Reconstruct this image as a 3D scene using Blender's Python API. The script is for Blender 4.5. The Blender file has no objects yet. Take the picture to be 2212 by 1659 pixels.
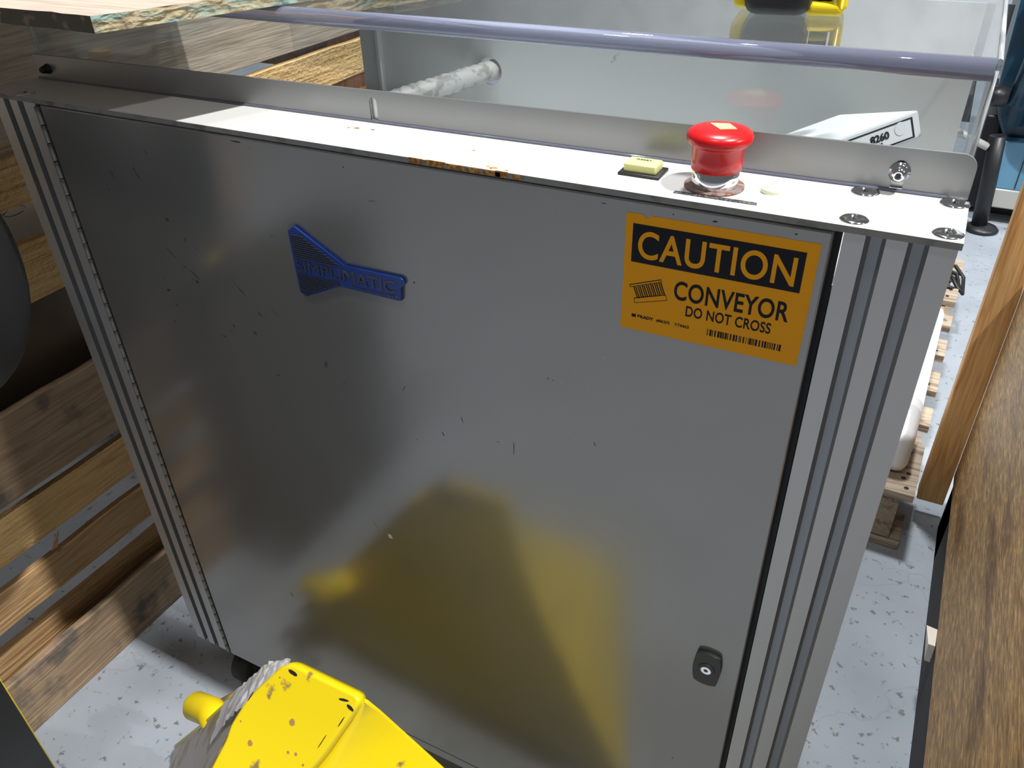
import bpy, bmesh, math, random
from mathutils import Vector, Matrix
random.seed(7)
SC = bpy.context.scene
COL = SC.collection
Z0 = 0.93            # height of the cabinet's cap underside above the floor; geometry below is written relative to it
FL = -0.93           # floor in those relative coordinates

# ---------------------------------------------------------------- camera, world, lights, exposure
cam_d = bpy.data.cameras.new('camera'); cam = bpy.data.objects.new('camera', cam_d); COL.objects.link(cam)
cam_d.sensor_fit = 'HORIZONTAL'; cam_d.sensor_width = 36.0
cam_d.lens = 1742.7 / 2212 * 36.0
cam_d.clip_start = 0.02; cam_d.clip_end = 60
M = (Matrix.Rotation(math.radians(28.4466), 4, 'Z') @ Matrix.Rotation(math.radians(55.5791), 4, 'X')
     @ Matrix.Rotation(math.radians(-1.8343), 4, 'Z'))
M.translation = Vector((0.77948, -0.49230, 0.20427 + Z0))
cam.matrix_world = M
SC.camera = cam

world = bpy.data.worlds.new('world'); SC.world = world; world.use_nodes = True
bg = world.node_tree.nodes['Background']
bg.inputs[0].default_value = (0.96, 0.98, 1.0, 1); bg.inputs[1].default_value = 0.12

def area(name, loc, target, size, power, color=(1, 1, 1)):
    l = bpy.data.lights.new(name, 'AREA'); l.shape = 'DISK'; l.size = size; l.energy = power; l.color = color
    o = bpy.data.objects.new(name, l); COL.objects.link(o); o.location = loc
    o.rotation_euler = (Vector(target) - Vector(loc)).to_track_quat('-Z', 'Y').to_euler()
    return o
area('high_bay_lamp', (2.90, 0.06, 6.2), (0.3, 0.1, 0.9), 0.16, 480, (1.0, 0.99, 0.97))
area('side_bay_lamp', (6.9, 0.5, 5.2), (0.3, 0.1, 0.9), 0.2, 150, (0.97, 0.98, 1.0))
area('aisle_lamp', (0.2, 1.8, 5.5), (0.8, 0.6, 0.0), 0.5, 230, (0.95, 0.98, 1.0))
area('front_bay_lamp', (0.1, -1.9, 6.2), (0.5, 0.0, 0.5), 0.6, 62, (1.0, 0.98, 0.96))
area('back_wall_fill', (1.0, 8.2, 5.6), (0.6, 11.0, 3.0), 1.2, 300, (0.96, 0.98, 1.0))  # added unseen lamp; brightens the far wall that the cover mirrors

SC.view_settings.view_transform = 'Standard'; SC.view_settings.look = 'None'
SC.view_settings.gamma = 1.0; SC.view_settings.use_curve_mapping = False
SC.view_settings.exposure = 0.0

# ---------------------------------------------------------------- materials
def mat(name, col, rough=0.5, metal=0.0, spec=0.5, **k):
    m = bpy.data.materials.new(name); m.use_nodes = True
    b = m.node_tree.nodes['Principled BSDF']
    b.inputs['Base Color'].default_value = (*col, 1); b.inputs['Roughness'].default_value = rough
    b.inputs['Metallic'].default_value = metal; b.inputs['Specular IOR Level'].default_value = spec
    for a, v in k.items(): b.inputs[a.replace('_', ' ')].default_value = v
    # every material is procedural: slight uneven roughness and tone
    nt = m.node_tree; n = nt.nodes.new
    tc = n('ShaderNodeTexCoord'); nz = n('ShaderNodeTexNoise'); nz.inputs['Scale'].default_value = 14
    nz.inputs['Detail'].default_value = 5
    nt.links.new(tc.outputs['Object'], nz.inputs['Vector'])
    mr = n('ShaderNodeMapRange'); mr.inputs['To Min'].default_value = max(0, rough - .05); mr.inputs['To Max'].default_value = rough + .05
    nt.links.new(nz.outputs['Fac'], mr.inputs['Value']); nt.links.new(mr.outputs[0], b.inputs['Roughness'])
    return m

def ramp(nt, fac, stops):
    r = nt.nodes.new('ShaderNodeValToRGB'); nt.links.new(fac, r.inputs[0])
    e = r.color_ramp.elements
    while len(e) < len(stops): e.new(0.5)
    for i, (p, c) in enumerate(stops): e[i].position = p; e[i].color = (*c, 1)
    return r.outputs[0]

def speckle(m, scale, lo, hi, col, detail=3, stretch=None, extra=None):
    """mix spots of a colour into a material's base colour"""
    nt = m.node_tree; b = nt.nodes['Principled BSDF']
    tc = nt.nodes.new('ShaderNodeTexCoord'); mp = nt.nodes.new('ShaderNodeMapping')
    if stretch: mp.inputs['Scale'].default_value = stretch
    nt.links.new(tc.outputs['Object'], mp.inputs[0])
    nz = nt.nodes.new('ShaderNodeTexNoise'); nz.inputs['Scale'].default_value = scale; nz.inputs['Detail'].default_value = detail
    nt.links.new(mp.outputs[0], nz.inputs['Vector'])
    mr = nt.nodes.new('ShaderNodeMapRange'); mr.inputs['From Min'].default_value = lo; mr.inputs['From Max'].default_value = hi
    nt.links.new(nz.outputs['Fac'], mr.inputs['Value'])
    mx = nt.nodes.new('ShaderNodeMix'); mx.data_type = 'RGBA'
    bc = b.inputs['Base Color']
    if bc.is_linked: nt.links.new(bc.links[0].from_socket, mx.inputs[6])
    else: mx.inputs[6].default_value = bc.default_value
    mx.inputs[7].default_value = (*col, 1)
    nt.links.new(mr.outputs[0], mx.inputs[0]); nt.links.new(mx.outputs[2], bc)
    return m

def wood(name, light, dark, axis='Y', scale=1.0, bump=0.25, rings=1.0, stain=None, rough=0.7, fuzz=0.0):
    m = bpy.data.materials.new(name); m.use_nodes = True; nt = m.node_tree; n = nt.nodes.new; L = nt.links.new
    b = nt.nodes['Principled BSDF']; b.inputs['Roughness'].default_value = rough; b.inputs['Specular IOR Level'].default_value = .3
    tc = n('ShaderNodeTexCoord'); oi = n('ShaderNodeObjectInfo')
    add = n('ShaderNodeVectorMath'); add.operation = 'MULTIPLY_ADD'
    L(oi.outputs['Random'], add.inputs[0]); add.inputs[1].default_value = (3.1, 5.7, 4.3); L(tc.outputs['Object'], add.inputs[2])
    mp = n('ShaderNodeMapping'); s = [18, 18, 18]; s['XYZ'.index(axis)] = 1.6
    mp.inputs['Scale'].default_value = [v * scale for v in s]; L(add.outputs[0], mp.inputs[0])
    w = n('ShaderNodeTexNoise'); w.inputs['Scale'].default_value = 1.0; w.inputs['Detail'].default_value = 3; L(mp.outputs[0], w.inputs['Vector'])
    mul = n('ShaderNodeMath'); mul.operation = 'MULTIPLY'; mul.inputs[1].default_value = 9 * rings; L(w.outputs['Fac'], mul.inputs[0])
    fr = n('ShaderNodeMath'); fr.operation = 'PINGPONG'; fr.inputs[1].default_value = .5; L(mul.outputs[0], fr.inputs[0])
    f2 = n('ShaderNodeMath'); f2.operation = 'MULTIPLY'; f2.inputs[1].default_value = 2; L(fr.outputs[0], f2.inputs[0])
    mp2 = n('ShaderNodeMapping'); s = [260, 260, 260]; s['XYZ'.index(axis)] = 14
    mp2.inputs['Scale'].default_value = s; L(add.outputs[0], mp2.inputs[0])
    fn = n('ShaderNodeTexNoise'); fn.inputs['Scale'].default_value = 1.0; fn.inputs['Detail'].default_value = 2; L(mp2.outputs[0], fn.inputs['Vector'])
    mid = tuple((a * .6 + c * .4) for a, c in zip(light, dark))
    c = ramp(nt, f2.outputs[0], [(0, dark), (.22, mid), (.55, light), (1, light)])
    mx = n('ShaderNodeMix'); mx.data_type = 'RGBA'; mx.blend_type = 'MULTIPLY'; mx.inputs[0].default_value = .55
    L(c, mx.inputs[6]); L(ramp(nt, fn.outputs['Fac'], [(.3, (.55, .5, .45)), (.6, (1, 1, 1))]), mx.inputs[7])
    out = mx.outputs[2]
    if stain:
        sn = n('ShaderNodeTexNoise'); sn.inputs['Scale'].default_value = stain[1]; sn.inputs['Detail'].default_value = 5; L(add.outputs[0], sn.inputs['Vector'])
        mr = n('ShaderNodeMapRange'); mr.inputs['From Min'].default_value = stain[2]; mr.inputs['From Max'].default_value = stain[2] + .12
        L(sn.outputs['Fac'], mr.inputs['Value'])
        m2 = n('ShaderNodeMix'); m2.data_type = 'RGBA'; L(mr.outputs[0], m2.inputs[0]); L(out, m2.inputs[6]); m2.inputs[7].default_value = (*stain[0], 1)
        out = m2.outputs[2]
    L(out, b.inputs['Base Color'])
    bp = n('ShaderNodeBump'); bp.inputs['Strength'].default_value = bump; bp.inputs['Distance'].default_value = .003
    sm = n('ShaderNodeMath'); sm.operation = 'MULTIPLY_ADD'; L(f2.outputs[0], sm.inputs[0]); sm.inputs[1].default_value = .6; L(fn.outputs['Fac'], sm.inputs[2])
    hs = sm.outputs[0]
    if fuzz:
        vz = n('ShaderNodeTexNoise'); vz.inputs['Scale'].default_value = 140; vz.inputs['Detail'].default_value = 4; L(tc.outputs['Object'], vz.inputs['Vector'])
        s3 = n('ShaderNodeMath'); s3.operation = 'MULTIPLY_ADD'; L(vz.outputs['Fac'], s3.inputs[0]); s3.inputs[1].default_value = fuzz; L(hs, s3.inputs[2]); hs = s3.outputs[0]
    L(hs, bp.inputs['Height']); L(bp.outputs[0], b.inputs['Normal'])
    return m

def osb(name, light, dark, rough=.6, scale=1.0):
    """strand board: flakes at mixed angles, dark streaks"""
    m = bpy.data.materials.new(name); m.use_nodes = True; nt = m.node_tree; n = nt.nodes.new; L = nt.links.new
    b = nt.nodes['Principled BSDF']; b.inputs['Roughness'].default_value = rough
    tc = n('ShaderNodeTexCoord')
    mp = n('ShaderNodeMapping'); mp.inputs['Scale'].default_value = (60 * scale, 40 * scale, 120 * scale); mp.inputs['Rotation'].default_value = (-.5, 0, .2)
    L(tc.outputs['Object'], mp.inputs[0])
    v = n('ShaderNodeTexVoronoi'); v.inputs['Scale'].default_value = 1.0; L(mp.outputs[0], v.inputs['Vector'])
    sx = n('ShaderNodeSeparateColor'); L(v.outputs['Color'], sx.inputs[0])
    mid = tuple(a * .7 + c * .3 for a, c in zip(light, dark))
    lo_m = tuple(a * .45 + c * .55 for a, c in zip(light, dark))
    c1 = ramp(nt, sx.outputs[0], [(0, lo_m), (.45, mid), (1, light)])
    mp2 = n('ShaderNodeMapping'); mp2.inputs['Scale'].default_value = (160, 55, 260); mp2.inputs['Rotation'].default_value = (-.5, 0, 0); L(tc.outputs['Object'], mp2.inputs[0])
    g = n('ShaderNodeTexNoise'); g.inputs['Scale'].default_value = 1; g.inputs['Detail'].default_value = 3; L(mp2.outputs[0], g.inputs['Vector'])
    mx = n('ShaderNodeMix'); mx.data_type = 'RGBA'; mx.blend_type = 'MULTIPLY'; mx.inputs[0].default_value = .8
    L(c1, mx.inputs[6]); L(ramp(nt, g.outputs['Fac'], [(.30, (.5, .45, .4)), (.50, (1, 1, 1)), (.58, (1.2, 1.15, 1.05)), (.66, (1.9, 1.85, 1.7))]), mx.inputs[7])
    mp3 = n('ShaderNodeMapping'); mp3.inputs['Scale'].default_value = (6, 3.0, 11); mp3.inputs['Rotation'].default_value = (-.9, 0, 0); L(tc.outputs['Object'], mp3.inputs[0])
    st = n('ShaderNodeTexNoise'); st.inputs['Scale'].default_value = 1; st.inputs['Detail'].default_value = 6; L(mp3.outputs[0], st.inputs['Vector'])
    mx2 = n('ShaderNodeMix'); mx2.data_type = 'RGBA'; mx2.blend_type = 'MULTIPLY'; mx2.inputs[0].default_value = .9
    L(mx.outputs[2], mx2.inputs[6]); L(ramp(nt, st.outputs['Fac'], [(.34, (.40, .33, .27)), (.44, (.92, .92, .92)), (.7, (1, 1, 1))]), mx2.inputs[7])
    L(mx2.outputs[2], b.inputs['Base Color'])
    bp = n('ShaderNodeBump'); bp.inputs['Strength'].default_value = .5; bp.inputs['Distance'].default_value = .0015
    L(g.outputs['Fac'], bp.inputs['Height']); L(bp.outputs[0], b.inputs['Normal'])
    return m

def clear(name, tint=(.93, .95, .96), gloss=0.03):
    """thin clear sheet: passes light straight, mirrors by Schlick's law"""
    m = bpy.data.materials.new(name); m.use_nodes = True; nt = m.node_tree; n = nt.nodes.new; L = nt.links.new
    nt.nodes.remove(nt.nodes['Principled BSDF'])
    t = n('ShaderNodeBsdfTransparent'); t.inputs[0].default_value = (*tint, 1)
    g = n('ShaderNodeBsdfGlossy'); g.inputs['Roughness'].default_value = gloss
    lw = n('ShaderNodeLayerWeight'); lw.inputs['Blend'].default_value = .5
    pw = n('ShaderNodeMath'); pw.operation = 'POWER'; pw.inputs[1].default_value = 5; L(lw.outputs['Facing'], pw.inputs[0])
    ma = n('ShaderNodeMath'); ma.operation = 'MULTIPLY_ADD'; ma.inputs[1].default_value = .96; ma.inputs[2].default_value = .04; L(pw.outputs[0], ma.inputs[0])
    mx = n('ShaderNodeMixShader'); L(ma.outputs[0], mx.inputs[0]); L(t.outputs[0], mx.inputs[1]); L(g.outputs[0], mx.inputs[2])
    L(mx.outputs[0], nt.nodes['Material Output'].inputs[0])
    return m

DOOR = mat('grey_door_paint', (.265, .257, .247), .18, .50, .5)
CAPM = mat('grey_cap_paint', (.66, .66, .64), .5, 0.0, .4)
LIP = speckle(mat('shaded_dull_plate_edge', (.22, .22, .215), .6), 60, .5, .7, (.12, .11, .10))
PROF = mat('extruded_aluminium', (.48, .485, .49), .42, .45, .5)
GROOVE = mat('profile_slot_metal', (.30, .31, .33), .4, .5)
FLNG = mat('galvanised_flange', (.33, .335, .335), .34, .5)
BLACK = mat('black_plastic', (.018, .018, .019), .45)
RUBBER = mat('black_rubber', (.02, .02, .02), .75)
CHROME = mat('chrome', (.82, .83, .85), .10, 1.0)
STEEL = mat('steel', (.55, .55, .56), .3, .9)
RED = mat('red_plastic', (.62, .008, .010), .28)
STKY = mat('pale_yellow_sticker', (.85, .66, .25), .5)
LEMON = mat('lemon_plastic', (.80, .80, .30), .35)
CREAM = mat('cream_plastic', (.75, .74, .55), .4)
LABELSTRIP = speckle(mat('black_label_strip', (.05, .055, .055), .45), 600, .5, .62, (.2, .2, .2))
RUSTY = speckle(mat('rusty_washer', (.32, .26, .24), .6, .4), 220, .42, .6, (.20, .07, .03))
RUST = speckle(mat('rust', (.28, .10, .02), .8), 300, .45, .6, (.5, .28, .06))
HINGE = speckle(mat('hinge_steel', (.26, .26, .25), .5, .5), 90, .5, .6, (.16, .14, .12))
SIGN = mat('orange_sticker', (.80, .34, .0), .5, 0, .2)
INK = mat('black_ink', (.004, .005, .010), .5, 0, .2)
BLUE = mat('blue_badge_plastic', (.010, .045, .26), .25)
BADGEDK = mat('badge_dark_relief', (.10, .10, .10), .25, .6)
YEL = speckle(mat('yellow_enamel', (.90, .68, .008), .33), 26, .66, .70, (.30, .20, .07), 4)
speckle(YEL, 8, .62, .75, (.55, .36, .03), 6)
PLATE = speckle(mat('scuffed_grey_steel', (.42, .40, .38), .4, .5), 30, .5, .6, (.30, .24, .14))
TAPE = mat('white_tape', (.93, .93, .96), .35)
CLEAR = clear('clear_plastic_sheet')
ROD = mat('clear_plastic_edge', (.48, .51, .68), .05, 0, .5, Transmission_Weight=.75, IOR=1.49)
PANEL = speckle(mat('light_grey_inner_panel', (.72, .73, .72), .45, 0), 30, .70, .74, (.2, .2, .2))
CONDUIT = speckle(mat('grey_conduit', (.42, .41, .39), .5), 80, .5, .62, (.25, .24, .22))
CARD = mat('white_card', (.72, .72, .72), .5)
EDGE = mat('clear_sheet_edge', (.75, .78, .80), .15, 0, .5, Transmission_Weight=.5, IOR=1.49)
SEAL = mat('clear_seal', (.72, .73, .74), .2)
BLU1 = mat('light_blue_enamel', (.14, .34, .50), .3)
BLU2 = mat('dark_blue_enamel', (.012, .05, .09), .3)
WSKIRT = speckle(mat('off_white_enamel', (.55, .55, .52), .4), 30, .68, .72, (.1, .1, .1))
DARKMET = mat('dark_grey_metal', (.022, .024, .027), .4, .2)
WHITEP = mat('white_plastic', (.85, .86, .87), .35)
CHIP = mat('dark_scuff', (.055, .055, .055), .6)
CHIPK = mat('black_chip', (.02, .02, .02), .6)
CHIPW = mat('white_chip', (.75, .75, .75), .6)

W_SLAT = wood('crate_pine', (.46, .29, .14), (.36, .21, .09), 'Y', 1.0, .4, 1.2, stain=((.16, .11, .07), 12, .68))
W_DIRTY = wood('dirty_pine', (.38, .27, .17), (.30, .20, .12), 'Y', 1.0, .4, .8, stain=((.13, .11, .09), 16, .54))
W_ROUGH = wood('rough_sawn_pine', (.66, .43, .18), (.54, .34, .12), 'Y', .9, .9, .6, fuzz=1.6)
W_GREY = wood('grey_plank', (.42, .35, .27), (.33, .27, .20), 'Y', .55, .35, 1.4, stain=((.20, .16, .12), 22, .70))
W_RED = wood('reddish_post', (.34, .17, .09), (.24, .11, .06), 'Z', .8, .3, .6)
W_POST = wood('orange_pine_post', (.80, .47, .19), (.64, .33, .11), 'Z', 1.0, .3, .7)
W_PAL = wood('pallet_board', (.46, .38, .29), (.26, .19, .13), 'X', 1.0, .5, .8, stain=((.12, .10, .09), 26, .60))
W_STR = wood('pallet_stringer', (.34, .26, .18), (.2, .14, .09), 'Y', 1.0, .5, .8)
W_BOX = mat('beige_sheet', (.78, .72, .64), .6)
W_BROWN = speckle(mat('brown_hardboard', (.12, .085, .055), .35), 6, .5, .7, (.06, .045, .03))
OSB_R = osb('strand_board', (.54, .34, .14), (.22, .115, .04))
OSB_LID = osb('weathered_board_edge', (.55, .45, .27), (.30, .25, .14), .8, 1.6)
LIDTOP = wood('weathered_plywood', (.46, .38, .31), (.34, .24, .19), 'X', .35, .3, .7, stain=((.40, .30, .27), 7, .55))
LIDEDGE = speckle(wood('painted_ply_edge', (.50, .42, .26), (.26, .20, .11), 'Y', 2.2, .8, 1.0, fuzz=1.2), 40, .50, .64, (.26, .38, .33), 3, (1, 1, 5))
LIDDK = speckle(mat('weathered_dark_edge', (.07, .055, .04), .9), 60, .55, .7, (.22, .17, .12))

# ---------------------------------------------------------------- mesh helpers
class B:
    def __init__(s): s.bm = bmesh.new(); s.mats = []
    def mi(s, m):
        if m not in s.mats: s.mats.append(m)
        return s.mats.index(m)
    def take(s, fs, m, smooth=False):
        i = s.mi(m)
        for f in fs: f.material_index = i; f.smooth = smooth
    def faces(s, vs, fs, m, smooth=False):
        v = [s.bm.verts.new(p) for p in vs]; out = []
        for f in fs:
            try: out.append(s.bm.faces.new([v[i] for i in f]))
            except ValueError: pass
        s.take(out, m, smooth); return v, out
    def box(s, x0, x1, y0, y1, z0, z1, m, bev=0, seg=2, cuts=None, jit=0):
        v, f = s.faces([(x0, y0, z0), (x1, y0, z0), (x1, y1, z0), (x0, y1, z0), (x0, y0, z1), (x1, y0, z1), (x1, y1, z1), (x0, y1, z1)],
                       [(0, 3, 2, 1), (4, 5, 6, 7), (0, 1, 5, 4), (1, 2, 6, 5), (2, 3, 7, 6), (3, 0, 4, 7)], m)
        if cuts:
            ax, n = cuts
            es = [e for e in {e for q in f for e in q.edges} if abs((e.verts[0].co - e.verts[1].co)['xyz'.index(ax)]) > 1e-6]
            r = bmesh.ops.subdivide_edges(s.bm, edges=es, cuts=n, use_grid_fill=True)
            vs = {q for g in r['geom'] if isinstance(g, bmesh.types.BMVert) for q in [g]} | set(v)
            for q in vs: q.co += Vector((random.uniform(-jit, jit), random.uniform(-jit, jit) if ax != 'y' else 0, random.uniform(-jit, jit)))
        if bev:
            es = list({e for q in f if q.is_valid for e in q.edges})
            r = bmesh.ops.bevel(s.bm, geom=es, offset=bev, segments=seg, affect='EDGES', profile=.5)
            s.take(r['faces'], m, True)
        return v
    def prism(s, poly, axis, a, b, m, msides=None, bev=0):
        """extrude a closed 2-D polygon along an axis ('y': poly is x,z ; 'z': x,y ; 'x': y,z)"""
        P = {'y': lambda p, t: (p[0], t, p[1]), 'z': lambda p, t: (p[0], p[1], t), 'x': lambda p, t: (t, p[0], p[1])}[axis]
        n = len(poly)
        v = [s.bm.verts.new(P(p, a)) for p in poly] + [s.bm.verts.new(P(p, b)) for p in poly]
        c = [s.bm.faces.new(v[:n]), s.bm.faces.new(v[n:][::-1])]
        sd = [s.bm.faces.new([v[i], v[n + i], v[n + (i + 1) % n], v[(i + 1) % n]]) for i in range(n)]
        s.take(c, m); s.take(sd, msides or m)
        if bev:
            es = list({e for q in c for e in q.edges})
            r = bmesh.ops.bevel(s.bm, geom=es, offset=bev, segments=2, affect='EDGES', profile=.5); s.take(r['faces'], m, True)
        return sd
    def holed(s, outer, holes, axis, a, b, m):
        """flat sheet with holes, given thickness"""
        P = {'y': lambda p, t: (p[0], t, p[1]), 'z': lambda p, t: (p[0], p[1], t)}[axis]
        es = []
        for loop in [outer] + holes:
            vs = [s.bm.verts.new(P(p, a)) for p in loop]
            es += [s.bm.edges.new((vs[i], vs[(i + 1) % len(vs)])) for i in range(len(vs))]
        r = bmesh.ops.triangle_fill(s.bm, use_beauty=True, edges=es)
        fs = [g for g in r['geom'] if isinstance(g, bmesh.types.BMFace)]
        e = bmesh.ops.extrude_face_region(s.bm, geom=fs)
        nv = [g for g in e['geom'] if isinstance(g, bmesh.types.BMVert)]
        d = Vector(P((0, 0), b)) - Vector(P((0, 0), a))
        for q in nv: q.co += d
        s.take({f for q in nv for f in q.link_faces} | set(fs), m)
    def lathe(s, prof, c, m, seg=32, axis='z', smooth=True):
        """prof: list of (radius, height)"""
        rings = []
        for r, h in prof:
            ring = []
            for i in range(seg):
                t = 2 * math.pi * i / seg; x, y = r * math.cos(t), r * math.sin(t)
                p = {'z': (x, y, h), 'y': (x, h, y), 'x': (h, x, y)}[axis]
                ring.append(s.bm.verts.new(Vector(p) + Vector(c)))
            rings.append(ring)
        fs = []
        for a, b2 in zip(rings, rings[1:]):
            for i in range(seg): fs.append(s.bm.faces.new([a[i], a[(i + 1) % seg], b2[(i + 1) % seg], b2[i]]))
        s.take(fs, m, smooth)
        s.take([s.bm.faces.new(rings[0][::-1]), s.bm.faces.new(rings[-1])], m, False)
    def tube(s, pts, r, m, seg=12, rf=None):
        pts = [Vector(p) for p in pts]; rings = []; up = Vector((0, 0, 1))
        for i, p in enumerate(pts):
            d = (pts[min(i + 1, len(pts) - 1)] - pts[max(i - 1, 0)]).normalized()
            u = d.cross(up if abs(d.z) < .95 else Vector((1, 0, 0))).normalized(); w = d.cross(u)
            rr = rf(i) if rf else r
            rings.append([s.bm.verts.new(p + (u * math.cos(2 * math.pi * k / seg) + w * math.sin(2 * math.pi * k / seg)) * rr) for k in range(seg)])
        fs = [s.bm.faces.new([a[k], a[(k + 1) % seg], b2[(k + 1) % seg], b2[k]]) for a, b2 in zip(rings, rings[1:]) for k in range(seg)]
        s.take(fs, m, True)
        s.take([s.bm.faces.new(rings[0][::-1]), s.bm.faces.new(rings[-1])], m)
    def text(s, body, x0, x1, z0, z1, y, m, depth=.0002, bold=.0, top=False, space=1.0):
        """lettering fitted to a rectangle: on the front (x,z) plane, or lying on a top face (x,y) when top"""
        c = bpy.data.curves.new('t', 'FONT'); c.body = body; c.size = 1; c.offset = bold; c.space_character = space
        o = bpy.data.objects.new('t', c); COL.objects.link(o)
        bpy.context.view_layer.update()
        me = bpy.data.meshes.new_from_object(o.evaluated_get(bpy.context.evaluated_depsgraph_get()))
        xs = [v.co.x for v in me.vertices]; ys = [v.co.y for v in me.vertices]
        ax, bx, ay, by = min(xs), max(xs), min(ys), max(ys)
        t = bmesh.new(); t.from_mesh(me)
        vs = []
        for v in t.verts:
            X = x0 + (v.co.x - ax) / (bx - ax) * (x1 - x0); Z = z0 + (v.co.y - ay) / (by - ay) * (z1 - z0)
            vs.append((X, Z, y) if top else (X, y, Z))
        fs = [[v.index for v in f.verts] for f in t.faces]; t.free()
        v, f = s.faces(vs, fs, m)
        e = bmesh.ops.extrude_face_region(s.bm, geom=f)
        d = Vector((0, 0, depth)) if top else Vector((0, -depth, 0))
        nv = [g for g in e['geom'] if isinstance(g, bmesh.types.BMVert)]
        for q in nv: q.co += d
        s.take({g for q in nv for g in q.link_faces}, m)
        bpy.data.objects.remove(o); bpy.data.curves.remove(c); bpy.data.meshes.remove(me)
    def xf(s, mtx): bmesh.ops.transform(s.bm, matrix=mtx, verts=s.bm.verts[:]); return s

def obj(name, b, parent=None, label=None, base=None):
    """link a builder as ONE mesh object"""
    me = bpy.data.meshes.new(name)
    bmesh.ops.recalc_face_normals(b.bm, faces=b.bm.faces[:])
    if parent is None and base is not None:
        bmesh.ops.translate(b.bm, verts=b.bm.verts[:], vec=-Vector(base))
    b.bm.to_mesh(me); b.bm.free()
    for m in b.mats: me.materials.append(m)
    o = bpy.data.objects.new(name, me); COL.objects.link(o)
    if parent is not None:
        w = Vector(parent.location); q = parent
        while q.parent: q = q.parent; w += Vector(q.location)
        o.parent = parent; o.location = -w
    elif base is not None: o.location = base
    if label: o['label'] = label
    return o
def thing(name, label, cat, loc, group=None):
    o = bpy.data.objects.new(name, None); COL.objects.link(o); o.location = loc; o.empty_display_size = .05
    return tag(o, label, cat, group)
def tag(o, label, cat, group=None):
    o['label'] = label; o['category'] = cat
    if group: o['group'] = group
    return o
def sub(name, b, parent, label=None):
    """child of a part whose own origin is already the world origin"""
    me = bpy.data.meshes.new(name); bmesh.ops.recalc_face_normals(b.bm, faces=b.bm.faces[:]); b.bm.to_mesh(me); b.bm.free()
    for m in b.mats: me.materials.append(m)
    o = bpy.data.objects.new(name, me); COL.objects.link(o); o.parent = parent
    if label: o['label'] = label
    return o
def circ(cx, cz, r, n=24, a0=0, a1=2 * math.pi):
    return [(cx + r * math.cos(a0 + (a1 - a0) * i / n), cz + r * math.sin(a0 + (a1 - a0) * i / n)) for i in range(n)]
def board(x0, x1, y0, y1, z0, z1, m, ax='y', n=14, jit=.0012, bev=.0015):
    """sawn board: chamfered section swept along its length, with slightly wandering edges"""
    b = B(); lo, hi = [x0, y0, z0], [x1, y1, z1]; k = 'xyz'.index(ax); i, j = [q for q in range(3) if q != k]
    c = bev; rows = []
    for t in range(n + 1):
        s = lo[k] + (hi[k] - lo[k]) * t / n
        d = [random.uniform(-jit, jit) for _ in range(4)]
        a0, a1, b0, b1 = lo[i] + d[0] * .3, hi[i] + d[1] * .3, lo[j] + d[2], hi[j] + d[3]
        sec = [(a0 + c, b0), (a1 - c, b0), (a1, b0 + c), (a1, b1 - c), (a1 - c, b1), (a0 + c, b1), (a0, b1 - c), (a0, b0 + c)]
        row = []
        for u, v in sec:
            p = [0, 0, 0]; p[k] = s; p[i] = u; p[j] = v; row.append(b.bm.verts.new(p))
        rows.append(row)
    fs = [b.bm.faces.new([r[q], r[(q + 1) % 8], r2[(q + 1) % 8], r2[q]]) for r, r2 in zip(rows, rows[1:]) for q in range(8)]
    fs += [b.bm.faces.new(rows[0][::-1]), b.bm.faces.new(rows[-1])]
    b.take(fs, m); return b

# ---------------------------------------------------------------- structure: the floor
fm = bpy.data.materials.new('painted_concrete'); fm.use_nodes = True
nt = fm.node_tree; n = nt.nodes.new; L = nt.links.new; pb = nt.nodes['Principled BSDF']; pb.inputs['Roughness'].default_value = .5
tc = n('ShaderNodeTexCoord')
n1 = n('ShaderNodeTexNoise'); n1.inputs['Scale'].default_value = 5; n1.inputs['Detail'].default_value = 6; L(tc.outputs['Object'], n1.inputs['Vector'])
base = ramp(nt, n1.outputs['Fac'], [(.3, (.28, .315, .36)), (.7, (.37, .405, .45))])
n2 = n('ShaderNodeTexNoise'); n2.inputs['Scale'].default_value = 62; n2.inputs['Detail'].default_value = 6; n2.inputs['Roughness'].default_value = .62; L(tc.outputs['Object'], n2.inputs['Vector'])
sp = n('ShaderNodeMapRange'); sp.inputs['From Min'].default_value = .60; sp.inputs['From Max'].default_value = .66; L(n2.outputs['Fac'], sp.inputs['Value'])
mx = n('ShaderNodeMix'); mx.data_type = 'RGBA'; L(sp.outputs[0], mx.inputs[0]); L(base, mx.inputs[6]); mx.inputs[7].default_value = (.15, .155, .16, 1)
nd = n('ShaderNodeTexNoise'); nd.inputs['Scale'].default_value = 4; nd.inputs['Detail'].default_value = 4; L(tc.outputs['Object'], nd.inputs['Vector'])
va = n('ShaderNodeVectorMath'); va.operation = 'MULTIPLY_ADD'; L(nd.outputs['Color'], va.inputs[0]); va.inputs[1].default_value = (.5, .5, .5); L(tc.outputs['Object'], va.inputs[2])
vo = n('ShaderNodeTexVoronoi'); vo.feature = 'DISTANCE_TO_EDGE'; vo.inputs['Scale'].default_value = 2.6; L(va.outputs[0], vo.inputs['Vector'])
cr = n('ShaderNodeMapRange'); cr.inputs['From Min'].default_value = .010; cr.inputs['From Max'].default_value = .0; L(vo.outputs['Distance'], cr.inputs['Value'])
ck = n('ShaderNodeMath'); ck.operation = 'MULTIPLY'; ck.inputs[1].default_value = .22; L(cr.outputs[0], ck.inputs[0])
m3 = n('ShaderNodeMix'); m3.data_type = 'RGBA'; L(ck.outputs[0], m3.inputs[0]); L(mx.outputs[2], m3.inputs[6]); m3.inputs[7].default_value = (.18, .18, .18, 1)
L(m3.outputs[2], pb.inputs['Base Color'])
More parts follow.
